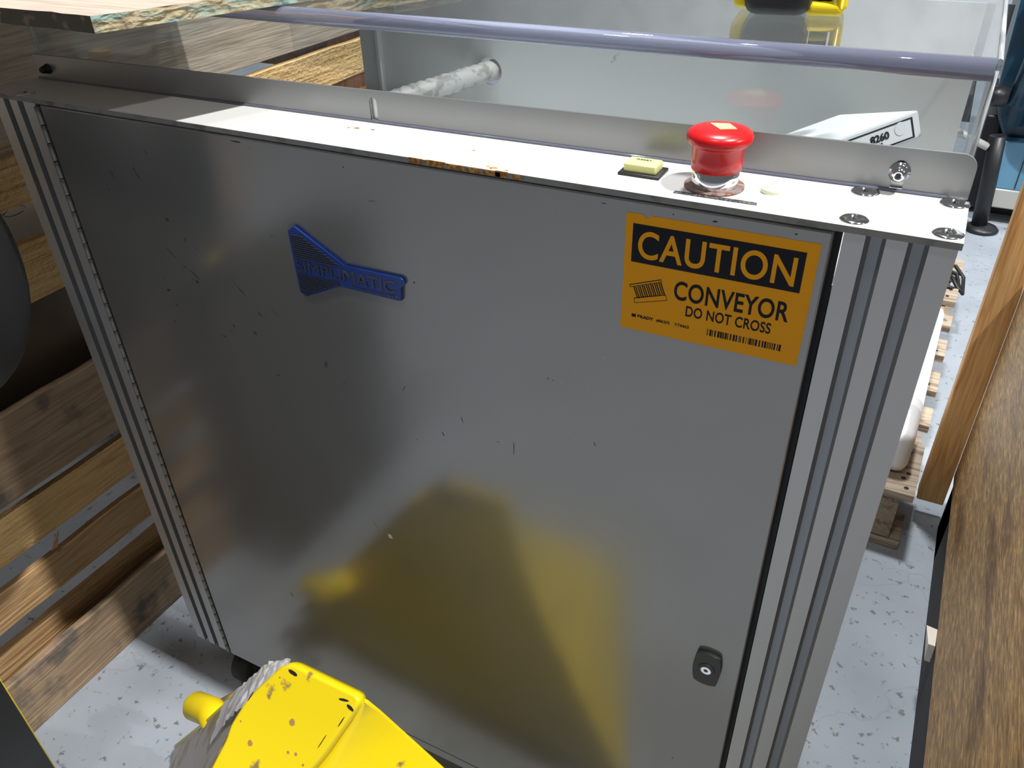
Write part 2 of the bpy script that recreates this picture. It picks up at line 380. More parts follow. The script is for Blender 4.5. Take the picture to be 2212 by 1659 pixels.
bp = n('ShaderNodeBump'); bp.inputs['Strength'].default_value = .25; bp.inputs['Distance'].default_value = .002; bp.invert = True; L(sp.outputs[0], bp.inputs['Height']); L(bp.outputs[0], pb.inputs['Normal'])
b = B(); b.box(-8, 9, -6, 12, FL - .1, FL, fm)
fo = obj('floor', b, base=(0, 0, FL)); fo['kind'] = 'structure'

WALLM = speckle(mat('pale_wall_paint', (.70, .71, .72), .7), 3, .45, .7, (.60, .61, .62))
b = B(); b.box(-8, 9, 11.9, 12.0, FL, FL + 7, WALLM); o = obj('wall_back', b, base=(0, 12, FL)); o['kind'] = 'structure'

# ---------------------------------------------------------------- the cabinet
CT = .0048    # cap thickness
cab = thing('conveyor_cabinet', 'large grey metal conveyor cabinet with hinged door, caution sticker and red stop button', 'cabinet', (.37, .15, FL))

# body behind the door: side, back, bottom and tray sheets
b = B()
b.box(-.066, .806, .015, .300, -.8315, -.822, PROF)
b.box(-.066, -.058, .07, .300, -.822, -.075, PROF); b.box(.798, .806, .07, .300, -.822, -.075, PROF)
b.box(-.058, .798, .292, .300, -.822, -.075, PROF)
b.box(.0, .742, .018, .022, -.828, -.002, BLACK)
obj('body', b, cab)
b = B(); b.box(-.066, .806, .068, .300, -.075, -.070, PANEL); obj('tray', b, cab)

# extruded corner posts: one closed section with two slots in the front face
def post(x0, x1, slots, name='corner_post'):
    D = .055; s = [(x0, 0)]
    for a, c in slots:
        s += [(a, 0), (a, .0065), (a + .0025, .0085), (c - .0025, .0085), (c, .0065), (c, 0)]
    s += [(x1, 0), (x1, D), (x0, D)]
    b = B(); fs = b.prism(s, 'z', -.8315, -.0002, PROF)
    for f in fs:
        c = f.calc_center_median()
        if c.y > .0005 and c.y < .02: b.take([f], GROOVE)
    return obj(name, b, cab)
post(-.0660, -.0018, [(-.0500, -.0410), (-.0290, -.0200)])
post(.7440, .8065, [(.7565, .7680), (.7800, .7915)])

# hinge: knuckles down the left edge of the door
b = B(); b.box(-.0015, .0012, .0005, .003, -.830, -.003, HINGE)
hinge = obj('hinge', b, cab, 'long steel piano hinge with rows of knuckles')
nk = 46; hh = .826 / nk
proto = None
for i in range(nk):
    z1 = -.003 - i * hh
    if proto is None:
        b = B(); b.lathe([(.0024, -hh + .0008), (.0028, -hh + .0013), (.0028, -.0005), (.0024, 0)], (0, 0, 0), HINGE, 10)
        proto = sub('knuckle', b, hinge); k = proto
    else:
        k = proto.copy(); COL.objects.link(k); k.parent = hinge
    k.location = (.0012, -.0012, z1)

# door
b = B()
b.box(.0055, .7385, -.0012, .016, -.8312, -.0015, DOOR, bev=.0012, seg=2)
door = obj('door', b, cab)

# seam strip along the door's lower edge
b = B(); b.box(.08, .66, -.0016, -.0011, -.8130, -.8126, CHIP); sub('lower_crease', b, door)

# caution sticker with flat print
SX, SZ = .6060, -.0103
def stk(u, v): return (SX + u, SZ - v)
b = B()
out = [stk(0, 0), stk(.0125, 0), stk(.0135, .0022), stk(.0155, .0018), stk(.0165, .0), stk(.127, 0), stk(.127, .058), stk(.1262, .0595), stk(.127, .061), stk(.1265, .0893), stk(0, .0893)]
out = out[::-1]
b.prism(out, 'y', -.0012, -.0015, SIGN)
p0, p1 = stk(.0052, .0069), stk(.1196, .0353)
b.box(p0[0], p1[0], -.00165, -.0015, p1[1], p0[1], INK)
def stext(s, u0, u1, v0, v1, m, y=-.0015, bold=.0, space=1.0):
    a, c = stk(u0, v1), stk(u1, v0); b.text(s, a[0], c[0], a[1], c[1], y, m, .00012, bold, space=space)
stext('CAUTION', .0096, .1152, .0112, .0318, SIGN, -.00165, .016, 1.08)
stext('CONVEYOR', .0378, .1158, .0433, .0580, INK, bold=.018, space=1.04)
stext('DO NOT CROSS', .0474, .1060, .0610, .0693, INK, bold=.018, space=1.04)
stext('BRADY', .0126, .0247, .0762, .0787, INK, bold=.045)
stext('#86202', .0268, .0368, .0764, .0789, INK, bold=.02)
stext('Y74463', .0402, .0508, .0764, .0789, INK, bold=.02)
a, c = stk(.0082, .0787), stk(.0114, .0762); b.box(a[0], c[0], -.00162, -.0015, a[1], c[1], INK)
# bar code
u = .0640
rb = random.Random(3)
while u < .1135:
    w = rb.choice([.0004, .0006, .0006, .0010, .0014]); a, c = stk(u, .0806), stk(u + w, .0756)
    b.box(a[0], c[0], -.00162, -.0015, a[1], c[1], INK); u += w + rb.choice([.0004, .0006, .0011])
# drawing of a roller conveyor, in line
def line(u0, v0, u1, v1, w=.00035):
    d = Vector((u1 - u0, v1 - v0)); nn = Vector((-d.y, d.x)).normalized() * w / 2
    q = [stk(u0 + nn.x, v0 + nn.y), stk(u1 + nn.x, v1 + nn.y), stk(u1 - nn.x, v1 - nn.y), stk(u0 - nn.x, v0 - nn.y)]
    b.prism(q, 'y', -.0015, -.00162, INK)
A_, B_, C_, D_ = (.0052, .0536), (.0280, .0450), (.0305, .0545), (.0090, .0635)
line(*A_, *B_, .0006); line(.0092, .0635, .0320, .0560, .0006)
line(.0058, .0552, .0285, .0466); line(.0098, .0672, .0333, .0600); line(.0092, .0635, .0098, .0672); line(.0320, .0560, .0333, .0600)
line(*A_, .0058, .0552); line(.0280, .0450, .0285, .0466)
for i in range(7):
    t = (i + .5) / 7.2; x = .0068 + t * .0215; y = .0548 - t * .0083
    for dx in (0, .0013, .0018): line(x + dx, y, x + dx + .0035, y + .0087, .0004 if dx else .0008)
sub('caution_sticker', b, door, 'orange caution sticker with black lettering about the conveyor')

# blue maker's badge
bo = [(.2978, -.0775), (.3000, -.0757), (.3022, -.0757), (.3046, -.0722), (.3070, -.0722), (.3555, -.1000), (.4100, -.0990)]
bo += [(.4122 + .0042 * math.cos(t), -.1032 + .0042 * math.sin(t)) for t in [1.9, 1.3, .7, 0, -.7, -1.2]]
bo += [(.4117, -.1085), (.4112, -.1212), (.4086, -.1216), (.3470, -.1206), (.3055, -.1410), (.3023, -.1396), (.3023, -.1370), (.2984, -.1370)]
b = B(); b.prism(bo[::-1], 'y', -.0012, -.0046, BLUE, bev=.0006)
def tri_x(z):      # right limit of the flared part at height z
    if z > -.1005: return .3046 + (-.0722 - z) / .0283 * .0500
    return .3470 - (-.1206 - z) / .0204 * .0415 if z < -.1206 else .350
z = -.0800
while z > -.1385:
    xr = tri_x(z) - .0035
    if not (-.1165 < z < -.1030) and xr > .302:
        b.box(.3005, xr, -.0052, -.0046, z - .0011, z, BADGEDK)
    z -= .0021
b.text('SIMPLIMATIC', .3010, .4070, -.1146, -.1040, -.0046, BADGEDK, .0008, .0)
for i in range(16):
    x = .3610 + i * .0026; b.box(x, x + .0014, -.0051, -.0046, -.1194, -.1178, BADGEDK)
for x in (.3995, .4035, .4070): b.lathe([(.0011, -.0053), (.0011, -.0046)], (x, 0, -.1186), BADGEDK, 12, 'y')
sub('maker_badge', b, door, 'blue raised badge with grey lettering, flared like a fin')

# lock
lo = []
cx, cz = .7096, -.4377; w, h = .0105, .0195
for (ax, az), (bx_, bz) in [((-1, 1), (1, 1)), ((1, 1), (1, -1)), ((1, -1), (-1, -1)), ((-1, -1), (-1, 1))]:
    for i in range(6):
        t = i / 6; px = ax + (bx_ - ax) * t; pz = az + (bz - az) * t; k = math.sin(math.pi * t) * .0022
        nx, nz = (ax + bx_) / 2, (az + bz) / 2
        lo.append((cx + px * w + nx * k, cz + pz * h + nz * k))
b = B(); b.prism(lo, 'y', -.0012, -.0055, BLACK, bev=.0008); 
b.lathe([(.0075, -.0063), (.0078, -.0055)], (cx, 0, cz), BLACK, 24, 'y')
lk = sub('lock', b, door, 'black lozenge-shaped door lock with a bright key ring')
b = B(); r1, r2 = .0048, .0022
b.holed(circ(0, 0, r1, 24), [circ(0, 0, r2, 6)], 'y', -.0070, -.0063, CHROME)
b.xf(Matrix.Translation((cx, 0, cz)))
me = bpy.data.meshes.new('lock_ring'); b.bm.to_mesh(me); b.bm.free(); me.materials.append(CHROME)
ro = bpy.data.objects.new('lock_ring', me); COL.objects.link(ro); ro.parent = door; ro['label'] = 'bright metal ring in the middle of the lock'

# chips and scuffs of the paint: (x, z, length, width, angle, kind) measured on the door
b = B()
marks = []
def mark(x, z, l, w, ang, m):
    k = 8; pts = []
    for i in range(k):
        t = 2 * math.pi * i / k; r = random.uniform(.7, 1.15)
        px, pz = l / 2 * r * math.cos(t), w / 2 * r * math.sin(t)
        pts.append((x + px * math.cos(ang) - pz * math.sin(ang), z + px * math.sin(ang) + pz * math.cos(ang)))
    b.prism(pts, 'y', -.00115, -.00127, m)
MK = [(0.0817, -0.0596, 0.0086, 0.002, -1.5, 'g'), (0.1087, -0.0475, 0.0042, 0.0008, -1.76, 'g'), (0.1155, -0.0492, 0.0042, 0.0012, -1.69, 'k'), (0.1188, -0.0554, 0.0104, 0.002, -0.94, 'g'), (0.0696, -0.0764, 0.0038, 0.002, -0.69, 'g'), (0.0567, -0.0832, 0.0026, 0.0015, -0.53, 'g'), (0.1392, -0.0299, 0.0061, 0.0008, -1.18, 'g'), (0.2561, -0.0057, 0.0133, 0.0012, -0.01, 'k'), (0.271, -0.0096, 0.0008, 0.001, -1.45, 'k'), (0.3673, -0.0123, 0.0011, 0.0014, -0.79, 'k'), (0.3912, -0.0368, 0.0096, 0.0005, 0.14, 'g'), (0.0865, -0.1042, 0.0057, 0.0008, -1.89, 'g'), (0.1419, -0.0953, 0.0052, 0.004, -0.83, 'g'), (0.1598, -0.1129, 0.0056, 0.0012, -1.92, 'k'), (0.1346, -0.1321, 0.0167, 0.0012, -0.75, 'g'), (0.1488, -0.1437, 0.0053, 0.0014, -0.06, 'k'), (0.1451, -0.1476, 0.0037, 0.002, -1.46, 'g'), (0.1593, -0.1497, 0.0153, 0.002, -0.69, 'g'), (0.1605, -0.1578, 0.0046, 0.0028, -1.05, 'k'), (0.1136, -0.1774, 0.0064, 0.0022, 0.09, 'k'), (0.1541, -0.1565, 0.0019, 0.0008, -0.9, 'k'), (0.1195, -0.1935, 0.0044, 0.0025, -0.56, 'g'), (0.1086, -0.2158, 0.0057, 0.0018, -0.62, 'g'), (0.2195, -0.1557, 0.012, 0.002, -0.79, 'g'), (0.2126, -0.1476, 0.0081, 0.0008, -0.97, 'g'), (0.2372, -0.177, 0.0067, 0.002, -1.01, 'g'), (0.2583, -0.1706, 0.0137, 0.0007, -0.82, 'g'), (0.1971, -0.1999, 0.0053, 0.0028, -0.99, 'g'), (0.1911, -0.2082, 0.0039, 0.001, -0.54, 'k'), (0.1794, -0.2166, 0.0069, 0.0012, -0.25, 'k'), (0.2245, -0.2012, 0.0055, 0.004, -0.67, 'g'), (0.1607, -0.1853, 0.0093, 0.0006, -1.61, 'g'), (0.1741, -0.1215, 0.0082, 0.0006, -0.59, 'g'), (0.31, -0.2151, 0.0063, 0.001, -1.46, 'k'), (0.2747, -0.0882, 0.002, 0.001, -1.26, 'g'), (0.1125, -0.1651, 0.0023, 0.0014, -1.22, 'g'), (0.1716, -0.1892, 0.0028, 0.0008, -0.45, 'g'), (0.3096, -0.2146, 0.0091, 0.0008, 1.13, 'k'), (0.3119, -0.2137, 0.0063, 0.0008, -1.48, 'k'), (0.3294, -0.2309, 0.0015, 0.0014, -0.83, 'k'), (0.4002, -0.2167, 0.0085, 0.0007, 1.15, 'k'), (0.4388, -0.2565, 0.0054, 0.0014, -1.27, 'k'), (0.5132, -0.2475, 0.0178, 0.0007, -1.6, 'k'), (0.4611, -0.2331, 0.0082, 0.0008, -1.27, 'g'), (0.4079, -0.2737, 0.0014, 0.001, -0.98, 'k'), (0.5466, -0.1636, 0.0019, 0.001, -0.44, 'k'), (0.5514, -0.1638, 0.0012, 0.001, -0.35, 'k'), (0.5896, -0.2167, 0.0062, 0.0006, -1.21, 'k'), (0.3385, -0.4153, 0.013, 0.0005, -1.18, 'g'), (0.1767, -0.6099, 0.0075, 0.0016, -1.07, 'k'), (0.2432, -0.2466, 0.0062, 0.0012, 0.76, 'k'), (0.3566, -0.4252, 0.0063, 0.008, 0.19, 'w'), (0.5792, -0.1288, 0.0008, 0.0009, -0.69, 'w'), (0.5942, -0.1307, 0.0009, 0.0011, -0.32, 'w'), (0.559, -0.1634, 0.001, 0.001, -1.06, 'w'), (0.5786, -0.151, 0.0008, 0.0007, -0.67, 'w'), (0.5814, -0.1646, 0.0009, 0.0008, -0.56, 'w'), (0.4975, -0.2459, 0.0033, 0.0004, -0.12, 'g'), (0.5655, -0.219, 0.0008, 0.0008, -0.79, 'k'), (0.6661, -0.0068, 0.0036, 0.0014, 0.0, 'k'), (0.6382, -0.0067, 0.0014, 0.001, -0.3, 'k'), (0.717, -0.0064, 0.0017, 0.0012, 0.0, 'k'), (0.5892, -0.0069, 0.004, 0.0008, 0.0, 'k'), (0.4243, -0.1026, 0.0022, 0.0012, -1.01, 'k'), (0.6909, -0.6023, 0.0023, 0.0015, -0.44, 'k')]
for x, z, l, w, a, k in MK: mark(x, z, l, w, a, {'g': CHIP, 'k': CHIPK, 'w': CHIPW}[k])
mk_o = sub('scuff_marks', b, door, 'small dark chips and scuffs in the grey paint'); mk_o['kind'] = 'stuff'

# cap plate
b = B(); b.box(-.0675, .8080, -.0022, .0660, 0, CT, CAPM, bev=.0006, seg=1)
cap = obj('cap_plate', b, cab, 'flat light grey plate along the top of the cabinet')
b = B(); b.box(-.0675, .8080, -.0024, -.0021, .0002, CT - .0003, LIP); sub('cap_edge_shade', b, cap, 'dull front edge of the plate, darkened with painted shade and dirt')  # strip over the painted edge; its darker grey carries shade along with dirt
b = B()
for x, w in [(.432, .012), (.448, .016), (.466, .014), (.482, .012), (.496, .014), (.506, .010), (.520, .006)]:
    b.box(x, x + w, -.00265, -.0020, .0006, .0036 + random.uniform(0, .0015), RUST)
for x, y, r in [(.352, .041, .0028), (.345, .040, .002), (.367, .043, .002), (.502, .0015, .0035), (.497, .003, .002), (.513, .001, .002), (.470, .030, .0018)]:
    pts = [(x + r * random.uniform(.6, 1.2) * math.cos(t), y + r * .7 * random.uniform(.6, 1.2) * math.sin(t)) for t in [i * math.pi / 4 for i in range(8)]]
    b.prism(pts, 'z', CT - .0002, CT + .00012, RUST)
rs = sub('rust_stain', b, cap, 'orange rust on the front edge of the plate'); rs['kind'] = 'stuff'

# screws in the cap
first = None
for x, y in [(.7474, .0085), (.7472, .0575), (.8000, .0585), (.7990, .0080), (-.0225, .0075)]:
    if first is None:
        b = B(); b.lathe([(.0088, 0), (.0088, .0005), (.0070, .0012), (.0045, .0016), (.0040, .0016), (.0036, .0004)], (0, 0, 0), CHROME, 28)
        b.lathe([(.0016, .0004), (.0014, .0015), (.0008, .0018)], (0, 0, 0), DARKMET, 6)
        first = obj('cap_screw', b, cab, 'flat round chrome screw head'); o = first
        base_loc = Vector(first.location)
    else: o = first.copy(); COL.objects.link(o)
    o.location = base_loc + Vector((x, y, CT))

# reset push button
b = B(); b.box(.5885, .6185, .0240, .0455, CT, CT + .0022, BLACK, bev=.0005, seg=1)
rb_ = obj('reset_button', b, cab, 'lemon yellow push button in a black surround')
b = B(); b.box(.5915, .6150, .0270, .0430, CT + .0015, CT + .0080, LEMON, bev=.0012, seg=3)
b.text('RESET', .5975, .6090, .0365, .0388, CT + .0080, INK, .00012, .03, top=True)
sub('button_cap', b, rb_, 'lemon yellow cap printed RESET')

# emergency stop
ex, ey = .6555, .0290
b = B(); b.lathe([(.0198, CT), (.0198, CT + .0012), (.0190, CT + .0016)], (ex, ey, 0), RUSTY, 40)
es_ = obj('stop_button', b, cab, 'red mushroom emergency stop button on a chrome collar')
b = B(); b.lathe([(.0150, CT + .0015), (.0153, CT + .0025), (.0153, CT + .0125), (.0140, CT + .014)], (ex, ey, 0), CHROME, 40); sub('chrome_collar', b, es_)
b = B()
b.lathe([(.0150, CT + .0125), (.0165, CT + .0128), (.0168, CT + .020), (.0168, CT + .0275), (.0178, CT + .0290), (.0200, CT + .0300), (.0211, CT + .0318), (.0213, CT + .0342), (.0205, CT + .0362), (.0185, CT + .0378), (.014, CT + .0390), (.007, CT + .0397), (.001, CT + .0399)], (ex, ey, 0), RED, 56)
sub('mushroom_head', b, es_)
b = B(); q = [(-.0085, .0045), (.0035, .0075), (.0105, -.0010), (.0010, -.0068)]
v, f = b.faces([(ex + x, ey + y, CT + .0404 - (x * x + y * y) * 5) for x, y in q] + [(ex + x, ey + y, CT + .0380) for x, y in q], [(0, 1, 2, 3), (7, 6, 5, 4), (0, 4, 5, 1), (1, 5, 6, 2), (2, 6, 7, 3), (3, 7, 4, 0)], STKY)
sub('head_sticker', b, es_, 'pale yellow square sticker')

b = B(); b.lathe([(.0062, CT), (.0062, CT + .0022), (.0058, CT + .0030), (.0020, CT + .0033), (.0018, CT + .0048)], (.6915, .0335, 0), CREAM, 28)
obj('indicator_lamp', b, cab, 'small round cream indicator')
b = B(); b.prism([(.6345, .0062), (.6890, .0066), (.6885, .0106), (.6348, .0100)], 'z', CT, CT + .0005, LABELSTRIP)
obj('label_strip', b, cab, 'worn blank black strip in front of the red button')

# upright flange with open slots, slightly off square to the cap
def fl_y(x): return .0545 + .0137 * (x + .07)
sh = Matrix(((1, 0, 0, 0), (.0137, 1, 0, .0545 + .0137 * .07), (0, 0, 1, 0), (0, 0, 0, 1)))
top = lambda x: .0285 + .0050 * (x + .07) / .88
def slot(x): return [(x - .0038, .0060), (x + .0038, .0060)] + [(x + .0038 * math.cos(t), .0215 + .0038 * math.sin(t)) for t in [i * math.pi / 8 for i in range(9)]]
outer = [(-.0640, CT), (.7985, CT), (.8065, CT + .0005)] + [(.7975 + .009 * math.cos(t), top(.80) - .009 + .009 * math.sin(t)) for t in [i * math.pi / 16 for i in range(9)]] + [(-.0640, top(-.06))]
b = B(); b.holed(outer, [slot(.3570), slot(.7640)], 'y', 0, .0022, FLNG); b.xf(sh)
fln = obj('upright_flange', b, cab, 'upright grey metal strip behind the plate')
b = B(); b.tube([(-.064, -.0008, CT + .0009), (.30, -.0008, CT + .0009), (.7945, -.0008, CT + .0009)], .0011, ROD, 10); b.xf(sh); sub('clear_bead', b, fln, 'thin clear bead along the foot of the flange')
# slot insides and bolts
b = B(); b.box(.3530, .3605, .0030, .0050, .0062, .0250, STEEL); b.xf(sh); sub('slot_backing', b, fln)
b = B(); b.box(.7602, .7678, .0030, .0050, .0062, .0250, STEEL); b.xf(sh); sub('slot_backing', b, fln)
for i, (x, z, r) in enumerate([(.7640, .0178, .0052), (-.0465, .0155, .0040), ]):
    b = B(); b.lathe([(r * .28, -.0072), (r * .38, -.0088), (r * .62, -.0086), (r * .9, -.0062), (r, -.004), (r, -.0012), (r * 1.25, -.0012), (r * 1.25, -.0002)], (x, fl_y(x), z), CHROME if i != 1 else DARKMET, 28, 'y')
    sub('bolt', b, fln)
    # dark socket of the bolt
    if i < 2:
        b = B(); b.lathe([(r * .36, -.0080), (r * .36, -.0073)], (x, fl_y(x), z), BLACK, 18, 'y'); sub('bolt_socket', b, fln)

# inner sheet behind the cover with the conduit hole
b = B()
out = [(.197, -.070), (.7950, -.070), (.7952, .030), (.7915, .034), (.7925, .0400), (.7890, .0440), (.7895, .0820), (.197, .0820)]
b.holed(out, [circ(.337, -.008, .0140, 28)], 'y', .298, .300, PANEL)
b.box(.170, .197, .296, .298, -.070, .0820, PANEL)
b.box(.195, .1985, .290, .300, -.070, .0820, PANEL)
obj('inner_sheet', b, cab, 'light grey sheet inside the clear cover, with a round hole')
b = B(); 
pts = []; ctrl = [Vector(p) for p in [(.350, .345, -.004), (.3375, .300, -.0075), (.3150, .235, -.0100), (.286, .175, -.0165), (.250, .125, -.033), (.215, .10, -.058)]]
for i in range(len(ctrl) - 1):
    p = [ctrl[max(i - 1, 0)], ctrl[i], ctrl[i + 1], ctrl[min(i + 2, len(ctrl) - 1)]]
    for k in range(14):
        t = k / 14
        pts.append(.5 * ((2 * p[1]) + (-p[0] + p[2]) * t + (2 * p[0] - 5 * p[1] + 4 * p[2] - p[3]) * t * t + (-p[0] + 3 * p[1] - 3 * p[2] + p[3]) * t ** 3))
b.tube(pts, .0105, CONDUIT, 16, rf=lambda i: .0098 + (.0012 if i % 2 else 0))
obj('conduit', b, cab, 'ribbed pale grey conduit going into the round hole')

# casters
for x, y in [(.000, .035), (.75, .05), (.0, .26), (.75, .26)]:
    b = B(); b.lathe([(.030, -.014), (.036, -.012), (.036, .012), (.030, .014)], (x, y, FL + .036), RUBBER, 28, 'x')
    b.lathe([(.012, -.016), (.012, .016)], (x, y, FL + .036), STEEL, 16, 'x')
    b.box(x - .022, x - .018, y - .016, y + .016, FL + .03, -.842, BLACK); b.box(x + .018, x + .022, y - .016, y + .016, FL + .03, -.842, BLACK)
    b.box(x - .034, x + .034, y - .03, y + .03, -.8440, -.8315, BLACK, bev=.002)
    obj('caster', b, cab)

# ---------------------------------------------------------------- clear cover
cov = thing('clear_cover', 'clear plastic cover with a rounded front edge on top of the cabinet', 'cover', (.36, .25, -.070))
b = B(); b.box(-.0830, .8000, .0710, .0745, .0050, .0790, CLEAR); obj('front_panel', b, cov)
b = B(); b.box(-.0830, .8000, .0790, .470, .0838, .0872, CLEAR); obj('top_panel', b, cov)
b = B(); b.tube([(-.0850, .0766, .0808), (.2, .0766, .0808), (.5, .0766, .0808), (.8005, .0766, .0808)], .0066, ROD, 20); obj('rounded_edge', b, cov, 'polished rounded front edge of the cover')
for x in (-.0850, .8002):
    b = B(); b.box(x, x + .0033, .0760, .470, .0020, .0838, CLEAR); e = obj('end_panel', b, cov)
    b = B(); b.tube([(x + .0016, .0765, .004), (x + .0016, .0765, .0805)], .0013, EDGE, 10); sub('panel_edge', b, e)
b = B(); b.tube([(.8020, .0766, .0855), (.8020, .2, .0855), (.8020, .470, .0855)], .0018, EDGE, 14); obj('side_edge', b, cov)
b = B(); b.box(-.0850, .8035, .4660, .4695, -.070, .0838, CLEAR); obj('back_panel', b, cov)

# ---------------------------------------------------------------- carton inside the cover
A = Vector((.7626, .198, .0219)); D = Vector((.7136, .150, .0072)); U = (D - A).normalized()
Bv = (Vector((.6968, .270, -.0086)) - A); Bv = (Bv - U * Bv.dot(U)); back = Bv.normalized()
up = U.cross(back); up = up if up.z > 0 else -up
Lg = .130; Wd = .100; Hh = .0200
def cp(a, c, d): return A + U * a + back * c - up * d
ct = thing('carton', 'small white carton with a black framed number end, tilted inside the clear cover', 'box', (.72, .2, -.07))
b = B(); b.faces([cp(0, 0, 0), cp(Lg, 0, 0), cp(Lg, Wd, 0), cp(0, Wd, 0), cp(0, 0, Hh), cp(Lg, 0, Hh), cp(Lg, Wd, Hh), cp(0, Wd, Hh)],
                 [(0, 1, 2, 3), (4, 7, 6, 5), (0, 4, 5, 1), (1, 5, 6, 2), (2, 6, 7, 3), (3, 7, 4, 0)], CARD)
bmesh.ops.bevel(b.bm, geom=b.bm.edges[:], offset=.0008, segments=2, affect='EDGES')
CARDOBJ = obj('carton_body', b, ct)
def plate(b, a0, a1, d0, d1, m, o=.0003):
    vs = []
    for off in (0, o):
        vs += [cp(a, -off, d) for a, d in [(a0, d0), (a1, d0), (a1, d1), (a0, d1)]]
    b.faces(vs, [(0, 1, 2, 3), (7, 6, 5, 4), (0, 4, 5, 1), (1, 5, 6, 2), (2, 6, 7, 3), (3, 7, 4, 0)], m)
b = B(); fa0, fa1, fd0, fd1, t = .006, .120, .0030, .0185, .0011
plate(b, fa0, fa1, fd0, fd0 + t, INK); plate(b, fa0, fa1, fd1 - t, fd1, INK); plate(b, fa0, fa0 + t * 1.3, fd0 + t, fd1 - t, INK); plate(b, fa1 - t, fa1, fd0 + t, fd1 - t, INK)
tb = B(); tb.text('8260', 0, 1, 0, 1, 0, INK, .0001, .03)
for s_, (x0, x1, d0, d1) in (('8260', (.0430, .0270, .0125, .0068)), ('II', (.0365, .0335, .0165, .0138))):
    tb = B(); tb.text(s_, 0, 1, 0, 1, 0, INK, .0001, .03)
    for v in tb.bm.verts: v.co = cp(x0 + (x1 - x0) * v.co.x, -.0003 + v.co.y * 2, d0 + (d1 - d0) * v.co.z)
    m2 = bpy.data.meshes.new('t'); tb.bm.to_mesh(m2); tb.bm.free(); nf = len(b.bm.faces); b.bm.from_mesh(m2); bpy.data.meshes.remove(m2)
obj('printed_frame', b, ct, 'black frame and number printed on the end')
b = B(); c0 = cp(.0170, -.0002, .0085); 
vs = [cp(.0170 + .0050 * math.cos(t_), -.0004, .0085 + .0050 * math.sin(t_)) for t_ in [i * math.pi / 10 for i in range(20)]] 
vs += [cp(.0170 + .0050 * math.cos(t_), 0, .0085 + .0050 * math.sin(t_)) for t_ in [i * math.pi / 10 for i in range(20)]]
b.faces(vs, [tuple(range(20))] + [(i, 20 + i, 20 + (i + 1) % 20, (i + 1) % 20) for i in range(20)], SEAL); obj('round_seal', b, ct)
# foam block the carton leans on
b = B(); b.box(.655, .715, .19, .26, -.070, -.042, CARD, bev=.002); obj('carton_rest', b, ct)

# ---------------------------------------------------------------- cordless tool standing on the cover
tl = thing('cordless_drill', 'yellow and black cordless drill standing on the clear cover', 'power tool', (.655, .215, .0872))
Rz = Matrix.Translation((.6560, .190, .0872)) @ Matrix.Rotation(math.radians(8), 4, 'Z')
b = B(); b.box(-.030, .018, -.034, .034, .0005, .046, BLACK, bev=.010, seg=4); b.xf(Rz); obj('battery', b, tl)
b = B(); b.box(-.038, -.026, -.026, .030, .004, .060, YEL, bev=.005, seg=3); b.box(-.036, .020, -.036, .036, .046, .062, YEL, bev=.006, seg=3)
b.xf(Rz); obj('yellow_housing', b, tl)
b = B(); b.box(.014, .040, -.026, .030, .0005, .010, YEL, bev=.004, seg=3); b.box(.034, .042, -.026, .030, .004, .058, YEL, bev=.004, seg=3); b.xf(Rz); obj('guard', b, tl)
b = B(); b.box(.019, .032, -.020, .026, .010, .058, BLACK, bev=.004, seg=3)
for k in range(2): b.box(.021 + k * .006, .024 + k * .006, -.0215, -.018, .012, .050, RUBBER)
b.xf(Rz); obj('grip', b, tl)
b = B(); b.tube([(-.012, 0, .06), (-.006, 0, .11), (.0, 0, .165)], .018, BLACK, 16, rf=lambda i: [.024, .018, .021][i]); b.xf(Rz); obj('handle', b, tl)
b = B(); b.tube([(-.06, 0, .185), (-.05, 0, .185), (.06, 0, .185), (.095, 0, .185)], .03, YEL, 24, rf=lambda i: [.024, .030, .029, .022][i]); b.xf(Rz); obj('motor_body', b, tl)
b = B(); b.tube([(.09, 0, .185), (.12, 0, .185), (.145, 0, .185)], .02, BLACK, 20, rf=lambda i: [.021, .020, .012][i]); b.xf(Rz); obj('chuck', b, tl)

# ---------------------------------------------------------------- slatted crate at left
XL = -.240
cr_ = thing('slatted_crate', 'tall slatted wooden crate standing left of the cabinet', 'crate', (-.65, .25, FL))
TH = .014
for z0, z1, m, dx, jit in [(-.930, -.818, W_DIRTY, 0, .0012), (-.730, -.668, W_SLAT, 0, .0012), (-.632, -.563, W_ROUGH, 0, .0015), (-.548, -.424, W_DIRTY, 0, .0012),
                           (-.300, -.222, W_ROUGH, 0, .0015), (-.176, -.114, W_ROUGH, 0, .0012), (-.101, .086, W_GREY, -.002, .0006)]:
    obj('slat', board(XL - TH + dx, XL + dx, -.45, .90, z0, z1, m, 'y', 26, jit), cr_)
obj('slat', board(XL - .048, XL - .034, -.45, .90, -.872, -.790, W_SLAT, 'y', 26, .001), cr_)
obj('post', board(XL - .075, XL - .020, .752, .895, -.93, .086, W_RED, 'z', 6, .0004), cr_, 'reddish upright post of the crate')
obj('post', board(XL - .075, XL - .020, -.45, -.36, -.93, .086, W_RED, 'z', 6, .0004), cr_)
obj('post', board(-1.14, -1.08, .80, .895, -.93, .086, W_RED, 'z', 6, .0004), cr_); obj('post', board(-1.14, -1.08, -.45, -.36, -.93, .086, W_RED, 'z', 6, .0004), cr_)
for z0 in (-.93, -.70, -.45, -.20, -.02): obj('slat', board(-1.16, -1.14, -.45, .90, z0, z0 + .10, W_SLAT, 'y', 12), cr_)
for z0 in (-.93, -.70, -.45, -.20, -.02): obj('slat', board(-1.14, XL - .02, .897, .917, z0, z0 + .10, W_SLAT, 'x', 12), cr_)
b = B(); b.box(XL - .052, XL - .046, -.36, .30, -.255, -.120, W_BOX)
